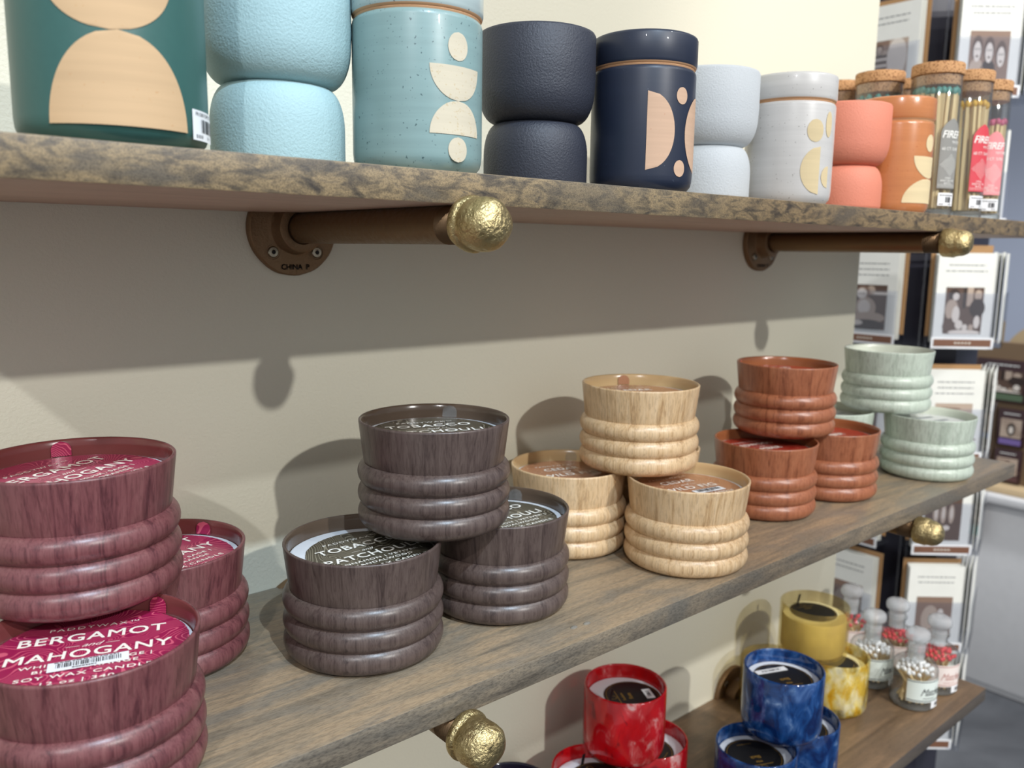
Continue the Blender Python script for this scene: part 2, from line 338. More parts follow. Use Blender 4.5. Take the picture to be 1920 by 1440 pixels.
def patch(bm, wl, y0, y1, wrap, lift=.0003, ny=24, nx=24, mi=0):
    """wl(t)->(xleft,xright) for t in 0..1 between heights y0..y1"""
    rows = []
    for j in range(ny+1):
        t = j/ny; a, b = wl(t); rows.append([bm.verts.new(wrap((a+(b-a)*i/nx, y0+(y1-y0)*t, lift))) for i in range(nx+1)])
    for j in range(ny):
        for i in range(nx):
            try: f = bm.faces.new((rows[j][i], rows[j][i+1], rows[j+1][i+1], rows[j+1][i])); f.material_index = mi
            except ValueError: pass

# ------------------------------------------------------------------ shell
ZT, ZB, TH, D = 0.294, -0.2946, 0.0169, 0.2075
bm = bmesh.new(); box(bm, -1.6, .989, 0, .13, -1.15, 2.3); struct(mk('wall_back', bm, M['wall'], smooth=None), 'cream painted wall with fine orange peel texture behind the shelves')
bm = bmesh.new(); box(bm, 4.6, 4.7, -4, 4, -1.15, 2.3); struct(mk('wall_right', bm, M['wall_far'], smooth=None), 'pale blue grey wall in the far background')
bm = bmesh.new(); box(bm, -3, 4.6, -5, 4, -1.2, -1.15); struct(mk('floor', bm, M['floor'], smooth=None), 'dark grey polished concrete floor')
# ------------------------------------------------------------------ shelves
def shelf(x0, x1, z, top, edge, label):
    bm = bmesh.new(); box(bm, x0, x1, -D, 0, z-TH, z, 0, .0009); bmesh.ops.recalc_face_normals(bm, faces=bm.faces)
    for f in bm.faces:
        n = f.normal
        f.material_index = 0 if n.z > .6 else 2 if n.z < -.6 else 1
    o = mk('wall_shelf', bm, [M[top], M[edge], M['under']], smooth=30); tag(o, label, 'shelf', 'stained wooden wall shelves'); return o
shelf(-.125, 1.07, ZT, 'shelf_top', 'edge_top', 'top wooden shelf with mottled brown front edge holding canisters and match jars')
shelf(-.30, 1.0182, 0, 'shelf_top', 'edge_mid', 'middle grey brown wooden shelf holding the ringed woodgrain candles')
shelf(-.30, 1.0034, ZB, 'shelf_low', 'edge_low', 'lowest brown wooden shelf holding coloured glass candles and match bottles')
# ------------------------------------------------------------------ pipe brackets
def wobble(s, a, seed):
    return lambda co: noise.noise_vector(co*s+Vector((seed*3.1, seed, 0)))*a
def bracket(X, z, label, style, fz=0.0, fx=0.0):
    pz = z-TH-.0106
    t = root('pipe_bracket', label, 'shelf bracket', (X, 0, pz), 0, 'pipe brackets under the shelves')
    toY = Matrix.Rotation(R(90), 4, 'X')          # local z -> -y
    F = Matrix.Translation((fx, 0, fz)) @ toY
    bm = bmesh.new(); lathe(bm, [(0, .0), (.0335, 0), (.0335, .0045), (.0325, .0058), (.021, .0062), (.0185, .0075), (.0172, .011), (.0168, .0185), (.0155, .0195), (.0115, .0195), (.0105, .018), (0, .018)], 64, 0, F, wobble(90, .0004, X))
    fl = mk('flange', bm, M['flange'], t, 40)
    bm = bmesh.new(); addtext(bm, 'CHINA  P', .0052, 0, -.0290, 0, bold=.0001)
    for v in bm.verts: v.co = F @ Vector((v.co.x, v.co.y, .0064))
    mk('cast_marks', bm, M['blackhole'], fl, None)
    for sx, sz in ((-1, -1), (1, -1), (-1, 1), (1, 1)):
        bm = bmesh.new(); Ms = F @ Matrix.Translation((sx*.0168, sz*.0168, 0))
        lathe(bm, [(.0052, .0063), (.0048, .0054), (.0042, .0052)], 24, 1, Ms)
        lathe(bm, [(.0042, .0054), (.0040, .0066), (.0034, .0073), (.0016, .0075), (.0014, .0060), (0, .0060)], 24, 0, Ms)
        lathe(bm, [(.0015, .00765), (0, .00765)], 6, 1, Ms)
        mk('screw', bm, [M['steel'], M['blackhole']], t, 40)
    bm = bmesh.new(); L = .2082
    prof = [(.0095, .0185), (.0105, .019), (.0105, L-.016)]
    k = L-.016
    while k < L: prof += [(.0106, k), (.0098, k+.0009)]; k += .0018
    lathe(bm, prof, 48, 0, toY); mk('pipe', bm, M['brass_dark'], t, 50)
    bm = bmesh.new(); z0 = L+.0008
    if style == 'round':
        pr = [(.0100, z0), (.0138, z0), (.0147, z0+.0012), (.0149, z0+.0035), (.0143, z0+.0052), (.0134, z0+.0058), (.0135, z0+.0075)] + \
             [(r_, z_) for r_, z_ in ((.0140, z0+.011), (.0139, z0+.016), (.0130, z0+.0205), (.0112, z0+.0238), (.0085, z0+.0258), (.005, z0+.0268), (0, z0+.0270))]
    else:
        pr = [(.0100, z0), (.0132, z0), (.0139, z0+.001), (.0140, z0+.010), (.0133, z0+.0115), (.0128, z0+.0135), (.0124, z0+.018), (.0108, z0+.0225), (.0080, z0+.0250), (.0045, z0+.0262), (0, z0+.0265)]
    lathe(bm, pr, 72, 0, toY, wobble(75, .0013, X+z) if style == 'round' else wobble(60, .0008, X+z))
    # casting ridge across the dome
    tube(bm, toY @ Vector((-.0118, -.003, z0+.012)), toY @ Vector((.002, -.0098, z0+.0215)), .0011, .0008, 10)
    if style != 'round': tube(bm, toY @ Vector((-.0075, -.0098, z0+.003)), toY @ Vector((.006, -.0118, z0+.004)), .0009, .0008, 8)
    mk('end_cap', bm, M['brass'], t, 70)
    return t
bracket(.1582, ZT, 'brass pipe bracket with lumpy round cap under the left part of the top shelf', 'round')
bracket(.7486, ZT, 'brass pipe bracket with threaded collar under the right part of the top shelf', 'square')
bracket(.1582, 0, 'brass pipe bracket whose knobbly cap shows below the middle shelf at left', 'round')
bracket(.7486, 0, 'brass pipe bracket with rounded cap below the right end of the middle shelf', 'square')
bracket(.7420, ZB, 'dark bracket flange on the wall behind the blue glass candles', 'square', .026, 0)

# ------------------------------------------------------------------ ringed woodgrain candles
H = .0715
def candle_profile():
    p = [(0, .0008), (.0415, .0008), (.0445, 0), (.0458, .0012)]
    p += arc(.0420, .0088, .0090, -50, 62, 12)
    for zc in (.0222, .0363): p += arc(.0423, zc, .0087, -56, 56, 12)
    p += [(.0466, .0436), (.0470, .0446), (.0479, .052), (.0493, .0640), (.0500, .0700)]
    p += [(.0500, .0709), (.0494, .0715), (.0486, .0714)]
    return p, [(.0486, .0714), (.0479, .0706), (.0474, .0670), (.0466, .0560), (.0462, .0525), (.045, .0505), (0, .0500)]
_cm = {}
def candle(fam, x, y, lvl, ang, label, lines, off=(0, 0), lr=.0435, tab=110, sticker=None, tabmat=None, lz=.0620, ls=1.0, shift=0):
    A = FAM[fam]
    t = root('ringed_candle', label, 'candle', (x, y, lvl*H + (.0 if not lvl else .0001)), R(ang), 'ringed woodgrain candles on the middle shelf')
    po, pi_ = candle_profile()
    if ('b', fam) not in _cm:
        bm = bmesh.new(); lathe(bm, po, 128); lathe(bm, pi_, 128, 1)
        bmesh.ops.remove_doubles(bm, verts=bm.verts, dist=1e-6)
        bmesh.ops.recalc_face_normals(bm, faces=bm.faces); me = bpy.data.meshes.new('candle_vessel'); bm.to_mesh(me); bm.free(); _cm['b', fam] = me
    v = link('vessel', _cm['b', fam], [A['w'], A['inn']], t, 60)
    bm = bmesh.new(); lathe(bm, [(.0465, .0560), (.0465, lz-.0006), (.0455, lz-.0003), (0, lz-.0004)], 96)
    mk('wax', bm, M['wax'], t, 40)
    bm = bmesh.new(); rr = random.Random(sum(map(ord, label))); n = 180
    pts = []
    for k in range(n):
        a = 2*math.pi*k/n; q = lr*(1+.010*noise.noise(Vector((math.cos(a)*3, math.sin(a)*3, x*40+y*9))))+rr.uniform(-1, 1)*.00022
        pts.append(Vector((off[0]+q*math.cos(a), off[1]+q*math.sin(a), 0)))
    for p in pts:
        if p.length > .0462: p *= .0462/p.length
    vs = [bm.verts.new((p.x, p.y, lz+.0002)) for p in pts]; bm.faces.new(vs)
    lab = mk('paper_label', bm, A['lab'], t, None)
    if tab is not None:
        bm = bmesh.new(); ta = R(tab); rows = []
        for j in range(9):
            s_ = j/8; hgt = .0085*s_; w_ = .0052*math.sqrt(max(0.0, 1-max(0, (s_-.45)/.55)**2)) if s_ > .45 else .0052
            rad = min(.0463, lr+.0016)+ .0006*s_*0
            rad = .0460+.0008*s_
            rows.append([bm.verts.new((rad*math.cos(ta+(i/6-.5)*2*w_/rad), rad*math.sin(ta+(i/6-.5)*2*w_/rad), lz+.0003+hgt)) for i in range(7)])
        for j in range(8):
            for i in range(6): bm.faces.new((rows[j][i], rows[j][i+1], rows[j+1][i+1], rows[j+1][i]))
        bmesh.ops.remove_doubles(bm, verts=bm.verts, dist=1e-6)
        mk('pull_tab', bm, tabmat or A['lab'], t, None)
    # lettering
    bm = bmesh.new(); zz = lz+.0005
    for (s, size, yy, kw) in lines:
        kw = dict(kw); tw = kw.pop('tw', None)
        if tw:
            xs = [q[0] for q in textmesh(s, size*ls, **{a_: b_ for a_, b_ in kw.items() if a_ != 'bold'})[0]]; kw['sx'] = kw.get('sx', 1)*tw/(max(xs)-min(xs))
        addtext(bm, s, size*ls, off[0]+shift, off[1]+yy, zz, **kw)
    mk('label_lettering', bm, A['tx'], lab, None)
    if sticker:
        sx, sy, sa, sw, sh = sticker; Ms = Matrix.Translation((sx, sy, zz+.0003)) @ Matrix.Rotation(R(sa), 4, 'Z')
        bm = bmesh.new(); box(bm, -sw/2, sw/2, -sh/2, sh/2, 0, .00015, 0)
        barcode(bm, -sw*.40, -sh*.22, sw*.80, sh*.5, 1, .0003, n=60)
        strokes(bm, -sw*.42, sh*.34, sw*.8, sh*.09, 1, .0003); strokes(bm, -sw*.2, -sh*.42, sw*.3, sh*.10, 1, .0003)
        for v_ in bm.verts: v_.co = Ms @ v_.co
        mk('price_sticker', bm, [M['paper'], M['ink']], lab, None)['label'] = 'white barcode price sticker'
    return t
TWD = {'BERGAMOT': .0655, 'MAHOGANY': .0715, 'TOBACCO': .0590, 'PATCHOULI': .0660, 'CEDAR': .0330, 'WILD FIG': .0530, 'REDWOOD': .0480, 'AMBER': .0340}
def L2(a, b, c1, c2, sa, sb, c3='SOY WAX CANDLE', c4='12 oz | 340 g'):
    W_ = dict(bold=.00013, space=1.08); WA = dict(W_, tw=TWD[a]); WB = dict(W_, tw=TWD[b]); S_ = dict(sx=1.35, bold=.00005, space=1.15)
    return [('PADDYWAX\u2122', .0042, .0245, dict(sx=1.25, space=1.25)), (a, sa, .0110, WA), ('\u2014 and \u2014', .0052, .0035, dict(shear=.5, sx=1.1)), (b, sb, -.0070, WB),
            (c1, .0038, -.0135, S_), (c2, .0038, -.0188, S_), (c3, .0042, -.0252, S_), (c4, .0042, -.0315, S_)]
BE = L2('BERGAMOT', 'MAHOGANY', 'WHITE MUSK, SAGE |', 'BITTER ORANGE', .0112, .0112)
TO = L2('TOBACCO', 'PATCHOULI', 'CINNAMON | VETIVER |', 'SANDALWOOD', .0108, .0108)
CE = L2('CEDAR', 'WILD FIG', 'PINK PEPPER |', 'VANILLA', .0104, .0104); CE = [l for l in CE if l[0] not in ('PINK PEPPER |', 'VANILLA')]
RE = L2('REDWOOD', 'AMBER', 'x', 'y', .0104, .0104); RE = [l for l in RE if l[0] not in ('x', 'y')]
SA = []
FILM = M['glass_thick']
candle('berg', -.0271, -.157, 0, -20, 'burgundy woodgrain ringed candle at front left, barcode sticker on its crimson label', BE, (0, .002), .0445, 51, (.001, -.0125, 4, .034, .0088), ls=1.03)
candle('berg', .0395, -.0545, 0, 17, 'burgundy ringed candle against the wall behind the front burgundy stack', BE, (-.0005, 0), .0432, 20, ls=1.0)
candle('berg', -.0148, -.0967, 1, 30, 'burgundy ringed candle on top of the burgundy stack at far left', BE, (0, 0), .0440, 55, ls=1.0)
candle('tob', .1438, -.1205, 0, 0, 'dark brown woodgrain ringed candle at front left of its stack, white wax crescent', TO, (.003, -.0035), .0405, None, ls=1.0)
candle('tob', .2556, -.1220, 0, -1, 'dark brown ringed candle at the right foot of the dark brown stack', TO, (.001, -.001), .0405, 36, tabmat=FILM, ls=1.0)
candle('tob', .1991, -.1205, 1, -20, 'dark brown ringed candle on top of the dark brown stack', TO, (0, 0), .0425, 61, tabmat=FILM, ls=1.0)
candle('ced', .3812, -.0645, 0, -17, 'pale woodgrain ringed candle at the left foot of the pale stack', CE, (0, 0), .0440, 60, tabmat=FILM)
candle('ced', .4303, -.1552, 0, -12, 'pale woodgrain ringed candle at the front of its stack, barcode sticker on label', CE, (0, 0), .0430, None, (.008, -.0165, 2, .030, .0085))
candle('ced', .4895, -.0600, 0, 10, 'pale woodgrain ringed candle mostly hidden at the back of the pale stack', CE, (0, 0), .0430, None)
candle('ced', .4277, -.1024, 1, -28, 'pale woodgrain ringed candle on top of the pale stack', CE, (-.001, 0), .0425, 88)
candle('red', .6061, -.1148, 0, -11, 'reddish brown ringed candle at the left foot of the redwood stack', RE, (0, 0), .0440, None)
candle('red', .7163, -.1226, 0, -8, 'reddish brown ringed candle at the right foot of the redwood stack', RE, (0, 0), .0435, None)
candle('red', .6566, -.1019, 1, -5, 'reddish brown ringed candle on top of the redwood stack, sticker on its label', RE, (0, 0), .0440, 120, (.014, -.014, 0, .030, .0085))
candle('sag', .8200, -.0650, 0, 0, 'sage green ringed candle half hidden at the back left of the sage stack', SA, (0, 0), .0440, None)
candle('sag', .8835, -.1550, 0, -15, 'sage green ringed candle at the front right end of the middle shelf', SA, (0, 0), .0440, None)
candle('sag', .8763, -.1038, 1, 0, 'sage green ringed candle on top of the sage stack', SA, (0, 0), .0440, 120)
def sage_print():
    for o in [o for o in bpy.data.objects if o.get('label', '').startswith('sage green ringed')]:
        lab = [c_ for c_ in o.children if c_.name.startswith('paper_label')][0]; bm = bmesh.new()
        for yy, w_, h_ in ((.012, .05, .006), (-.006, .058, .006), (-.018, .04, .002), (-.025, .04, .002)): strokes(bm, -w_/2, yy, w_, h_, 0, .0625, cover=.7)
        mk('label_print', bm, FAM['sag']['tx'], lab, None)
sage_print()
for i_, (x, y) in enumerate(((.2655, -.1905), (.2770, -.1915))):
    bm = bmesh.new(); lathe(bm, [(.0022, 0), (.0020, .0006), (.0012, .0011), (0, .0013)], 20, 0, Matrix.Diagonal((1.4, .8, 1, 1)))
    o = mk('glue_drop', bm, M['glass_thick'], None, 60, (x, y, .0)); tag(o, 'clear dried drop near the front edge of the middle shelf, %s of two' % ('left' if i_ == 0 else 'right'), 'drop', 'dried drops on the middle shelf')

# ------------------------------------------------------------------ canisters with lids
def canister(x, y, r, hs, ht, mat, lidmat, label, seamclay=True, foot=.003):
    t = root('ceramic_canister', label, 'canister', (x, y, ZT), 0, 'lidded ceramic canisters on the top shelf')
    bm = bmesh.new(); lathe(bm, [(0, .0005), (r-foot-.0025, .0005), (r-foot-.001, 0), (r-foot, .001), (r-foot*.35, .0035), (r-.0003, .0065), (r, .010), (r, hs-.003), (r-.0004, hs-.0012), (r-.0016, hs), (r-.0035, hs), (r-.0035, hs-.02), (0, hs-.02)], 128)
    mk('jar_body', bm, mat, t, 45)
    bm = bmesh.new(); lathe(bm, [(0, hs+.0004), (r-.0045, hs+.0004), (r-.0016, hs+.0006), (r-.0008, hs+.0012), (r-.0002, hs+.0022)], 128, 1 if seamclay else 0)
    lathe(bm, [(r-.0002, hs+.0022), (r+.0004, hs+.004), (r+.0004, ht-.0022), (r-.0002, ht-.0008), (r-.0018, ht), (r-.004, ht-.0002), (r-.006, ht-.0018), (0, ht-.0018)], 128, 0)
    bmesh.ops.remove_doubles(bm, verts=bm.verts, dist=1e-7)
    mk('lid', bm, [lidmat, M['clay_line']], t, 45)
    bm = bmesh.new(); lathe(bm, [(r-.0014, hs-.0004), (r-.0010, hs+.0006), (r-.0014, hs+.0012)], 128); mk('bare_rim', bm, M['clay_line'], t, 45)
    return t
def motif(t, r, ang, shapes, mat):
    bm = bmesh.new(); w = cyl(r, R(ang))
    for s in shapes:
        k = s[0]
        if k == 'up':      # dome: flat bottom
            _, cx, z0, a, h = s; patch(bm, lambda q: (cx-a*math.sqrt(max(0, 1-q*q)), cx+a*math.sqrt(max(0, 1-q*q))), z0, z0+h, w)
        elif k == 'dn':
            _, cx, z0, a, h = s; patch(bm, lambda q: (cx-a*math.sqrt(max(0, 1-(1-q)**2)), cx+a*math.sqrt(max(0, 1-(1-q)**2))), z0-h, z0, w)
        elif k == 'dot':
            _, cx, zc, a, h = s; patch(bm, lambda q: (cx-a*math.sqrt(max(0, 1-(2*q-1)**2)), cx+a*math.sqrt(max(0, 1-(2*q-1)**2))), zc-h, zc+h, w)
        elif k == 'D':     # flat left
            _, cx, zc, a, h = s; patch(bm, lambda q: (cx, cx+a*math.sqrt(max(0, 1-(2*q-1)**2))), zc-h, zc+h, w)
        elif k == 'C':     # flat right
            _, cx, zc, a, h = s; patch(bm, lambda q: (cx-a*math.sqrt(max(0, 1-(2*q-1)**2)), cx), zc-h, zc+h, w)
    bmesh.ops.remove_doubles(bm, verts=bm.verts, dist=1e-7)
    mk('bare_clay_motif', bm, mat, t, 60)
RC, HS, HT = .0350, .0785, .1000
g = canister(-.0060, -.1720, .0383, .092, .112, M['green'], M['green'], 'dark green canister with big sand coloured shapes and a price sticker', True, .004)
motif(g, .0383, -105.8+4, [('up', 0, .0060, .0275, .0360), ('dn', -.003, .0645, .0250, .0228), ('dot', .0, .078, .009, .009)], M['clay'])
bm = bmesh.new(); wr = cyl(.0383, R(-105.8+51)); patch(bm, lambda q: (-.0005, .0245), .0040, .0165, wr, .0004, 2, 16)
addtext(bm, 'FR1208 FORM CO', .0021, .0015, .0142, .0006, 1, wr, align='LEFT'); addtext(bm, '$18.00', .0021, .0015, .0050, .0006, 1, wr, align='LEFT'); addtext(bm, 'Br-11', .0018, .012, .0052, .0006, 1, wr, align='LEFT')
barcode(bm, .006, .0075, .016, .0055, 1, .0006, wr, 26); mk('price_sticker', bm, [M['paper'], M['ink']], g, 60)
g = canister(.1495, -.1750, RC, HS, HT, M['teal'], speckle('pale_grey_green_glaze', srgb(176, 190, 188), srgb(110, 122, 124), .28, .28, .3), 'speckled teal canister with pale lid between light blue cup and black cup')
motif(g, RC, -124+36, [('dot', 0, .0615, .0063, .0070), ('dn', 0, .0520, .0162, .0172), ('up', 0, .0180, .0162, .0168), ('dot', 0, .0105, .0061, .0063)], M['clay_cream'])
g = canister(.3345, -.1745, RC, HS, HT, M['navy'], M['navy'], 'dark navy lidded canister with pinkish half discs and dots')
motif(g, RC, -139+5, [('D', 0, .0370, .0195, .0248), ('dot', .0250, .0600, .0050, .0054), ('dot', .0250, .0140, .0050, .0054), ('C', .0485, .0370, .0195, .0248)], M['clay_pink'])
g = canister(.5180, -.1740, RC, HS, HT, M['white_glaze'], M['white_glaze'], 'speckled white lidded canister with pale yellow shapes')
motif(g, RC, -148+34, [('dot', 0, .0555, .0074, .0088), ('C', .0057, .0250, .0167, .0185), ('dot', .0140, .061, .004, .010), ('C', .0166, .0205, .0085, .0085)], M['clay_yellow'])
g = canister(.7125, -.1680, RC, HS+.006, HT+.007, M['orange'], M['orange'], 'burnt orange lidded canister behind the coral cup')
motif(g, RC, -154+64, [('dn', .002, .0520, .0220, .0200), ('up', 0, .0088, .0285, .0228), ('dot', 0, .0645, .007, .008)], M['clay_yellow'])

def hourglass(x, y, mat, label, h=.0980, rt=.0387, rb=.0345):
    t = root('hourglass_candle_cup', label, 'candle cup', (x, y, ZT), 0, 'textured hourglass cups on the top shelf')
    w = .42*h; rw = rb-.0085
    p = [(0, .0006), (rb-.004, 0), (rb-.001, .001), (rb, .004), (rb, w-.020)]
    p += [(rb-.0085*(1-math.cos(a)), w-.020+.0200*math.sin(a)) for a in [R(q) for q in range(10, 91, 10)]]
    p += [(rw+.0012, w+.0004)]
    p += [(rw+.0015+(rt-rw-.0018)*math.sin(a), w+.001+.022*(1-math.cos(a))) for a in [R(q) for q in range(10, 91, 10)]]
    p += [(rt, h*.72), (rt-.0003, h-.002), (rt-.0012, h-.0004), (rt-.0022, h), (rt-.0034, h-.001), (rt-.0038, h-.012), (rt-.004, w+.03), (rt-.012, w+.014), (0, w+.012)]
    bm = bmesh.new(); lathe(bm, p, 128); mk('vessel', bm, mat, t, 60)
    bm = bmesh.new(); lathe(bm, [(rt-.0045, h-.022), (rt-.005, h-.015), (0, h-.0155)], 64); mk('wax', bm, M['wax'], t, 40)
    return t
hourglass(.0845, -.1405, M['sky_sand'], 'light blue textured hourglass cup beside the dark green canister')
hourglass(.2668, -.1410, M['black_sand'], 'charcoal black textured hourglass cup between teal and navy canisters')
hourglass(.4460, -.1455, M['white_sand'], 'white textured hourglass cup behind the navy canister')
hourglass(.6400, -.1570, M['coral_sand'], 'coral pink textured hourglass cup between white and orange canisters', h=.0945)

# ------------------------------------------------------------------ matches
_mm = {}
def match(a, b, rs, rh, sm, hm, label, group):
    a, b = Vector(a), Vector(b); L = (b-a).length; k = (round(rs, 5), sm.name)
    if k not in _mm:
        bm = bmesh.new(); box(bm, -rs, rs, -rs, rs, 0, 1); me = bpy.data.meshes.new('match_stick'); bm.to_mesh(me); bm.free(); me.materials.append(sm); _mm[k] = me
    k2 = (round(rh, 5), hm.name)
    if k2 not in _mm:
        bm = bmesh.new(); bmesh.ops.create_uvsphere(bm, u_segments=12, v_segments=8, radius=rh)
        for v in bm.verts: v.co.z *= 1.35
        me = bpy.data.meshes.new('match_head'); bm.to_mesh(me); bm.free(); me.materials.append(hm)
        for p in me.polygons: p.use_smooth = True
        _mm[k2] = me
    t = root('match', label, 'match', a, 0, group); q = (b-a).to_track_quat('Z', 'Y'); t.rotation_mode = 'QUATERNION'; t.rotation_quaternion = q @ Vector((0, 0, 1)).rotation_difference(Vector((0, 0, 1)))
    s = bpy.data.objects.new('stick', _mm[k]); COL.objects.link(s); s.parent = t; s.scale = (1, 1, L)
    h = bpy.data.objects.new('match_head', _mm[k2]); COL.objects.link(h); h.parent = t; h.location = (0, 0, L)
# cork topped tube jars
def cork_jar(x, y, label, lab, headmat, hname, topz, nm, ang, where):
    r, h = .0246, .1547
    t = root('cork_topped_jar', label, 'glass jar', (x, y, ZT), 0, 'cork topped glass match jars')
    bm = bmesh.new(); lathe(bm, [(0, .0003), (r-.001, .0003), (r, .0015), (r, .141), (r-.0006, .1422), (r-.0014, .141), (r-.0014, .010), (r-.003, .0085), (0, .008)], 72)
    mk('glass_tube', bm, M['glass'], t, 50)
    bm = bmesh.new(); lathe(bm, [(0, .0008), (r-.0008, .0008), (r-.0006, .0075), (0, .0078)], 72); mk('glass_base', bm, M['glass_thick'], t, 50)
    bm = bmesh.new(); lathe(bm, [(0, .1325), (r-.0022, .1325), (r-.0018, .134), (r-.0018, .1425), (r+.0006, .1432), (r+.0008, .1445), (r+.0008, .153), (r+.0002, h-.0004), (0, h)], 72, 0, None, wobble(300, .0002, x)); mk('cork_lid', bm, M['cork'], t, 50)
    if lab:
        wr = cyl(r, R(ang)); bm = bmesh.new(); w = .0125
        patch(bm, lambda q: (-w, w) if q < .78 else (-w*math.cos((q-.78)/.22*math.pi/2)**.7, w*math.cos((q-.78)/.22*math.pi/2)**.7), .0285, .0985, wr, .0003, 50, 16)
        lb = mk('paper_label', bm, M[lab], t, 60); bm = bmesh.new()
        addtext(bm, 'FIREF', .0105, -.0118, .0790, .0006, 0, wr, align='LEFT', bold=.0001, shear=.25, sx=.95, space=.95)
        addtext(bm, 'MATCHES', .004, .0005, .0735, .0006, 0, wr, align='LEFT', sx=.8)
        addtext(bm, '60 CT. SURE', .0042, -.0108, .0668, .0006, 0, wr, align='LEFT', sx=.95)
        for j, n in enumerate((1, 2, 3, 5, 6, 7, 8, 7, 5, 4, 3, 2, 1)):
            for i in range(-n, n):
                xx = (i+.5)*.00155+.001
                if abs(xx) < w*.93: poly(bm, [wr((xx-.0005, .0620-j*.0017, .0006)), wr((xx+.0005, .0620-j*.0017, .0006)), wr((xx+.0005, .0624-j*.0017, .0006)), wr((xx-.0005, .0624-j*.0017, .0006))])
        for k, s in enumerate(('STRIKE', 'RIGHT ON THE', 'BOTTLE')): addtext(bm, s, .0027, -.001, .0380-k*.0026, .0006, 0, wr, sx=.9)
        for j in range(3):
            for i in range(14):
                xx = -.0115+i*.00175; poly(bm, [wr((xx, .0300+j*.0011, .0006)), wr((xx+.001, .0300+j*.0011, .0006)), wr((xx+.0005, .0306+j*.0011, .0006))])
        mk('label_print', bm, M['ink_white'], lb, None)
        wr2 = cyl(r, R(ang)-.05); bm = bmesh.new(); patch(bm, lambda q: (-.009, .012), .0110, .0240, wr2, .0004, 2, 14)
        barcode(bm, -.001, .0142, .009, .0058, 1, .0007, wr2, 18); strokes(bm, -.0075, .0212, .018, .0008, 1, .0007, wr2); strokes(bm, -.0075, .0122, .005, .0008, 1, .0007, wr2); strokes(bm, .003, .0122, .006, .0008, 1, .0007, wr2)
        mk('price_sticker', bm, [M['paper'], M['ink']], t, 60)
    rr = random.Random(int(x*1e4))
    for k in range(nm):
        if k < nm*.70: a = 2*math.pi*k/(nm*.70); q = r-.0045
        else: a = 2*math.pi*k/(nm*.30)+.3; q = r*.45
        a += rr.uniform(-.06, .06); a2 = a+rr.uniform(-.22, .22); q2 = q*rr.uniform(.93, 1.0)
        match((x+q2*math.cos(a2), y+q2*math.sin(a2), ZT+.0086), (x+q*math.cos(a), y+q*math.sin(a), ZT+topz+rr.uniform(-.0015, .0015)), .0016, .0030, M['stick'], M[headmat], '%s tipped long match standing in %s' % (hname, where), '%s tipped matches in %s' % (hname, where))
cork_jar(.8074, -.1624, 'cork topped match jar with grey arched label, largest and leftmost of the labelled jars', 'lab_grey', 'h_teal', 'teal', .1265, 34, -154+46, 'the jar with the grey label')
cork_jar(.8697, -.1683, 'cork topped match jar with red arched label and yellow match tips', 'lab_red', 'h_yel', 'yellow', .1195, 30, -158+52, 'the jar with the red label')
cork_jar(.9401, -.1619, 'cork topped match jar with pink arched label at the right end', 'lab_pink', 'h_pink', 'pink', .1095, 30, -161+34, 'the jar with the pink label')
cork_jar(.8053, -.1019, 'cork topped match jar showing above the orange canister', None, 'h_teal', 'teal', .1270, 20, -150, 'the jar behind the orange canister')
cork_jar(.8250, -.0450, 'cork topped jar peeking out beside the white canister lid', None, 'h_teal', 'teal', .1190, 0, -150, 'the hidden jar')
cork_jar(.8700, -.1050, 'cork topped jar mostly hidden behind the two teal match jars', None, 'h_teal', 'teal', .1190, 0, -150, 'the hidden jar')

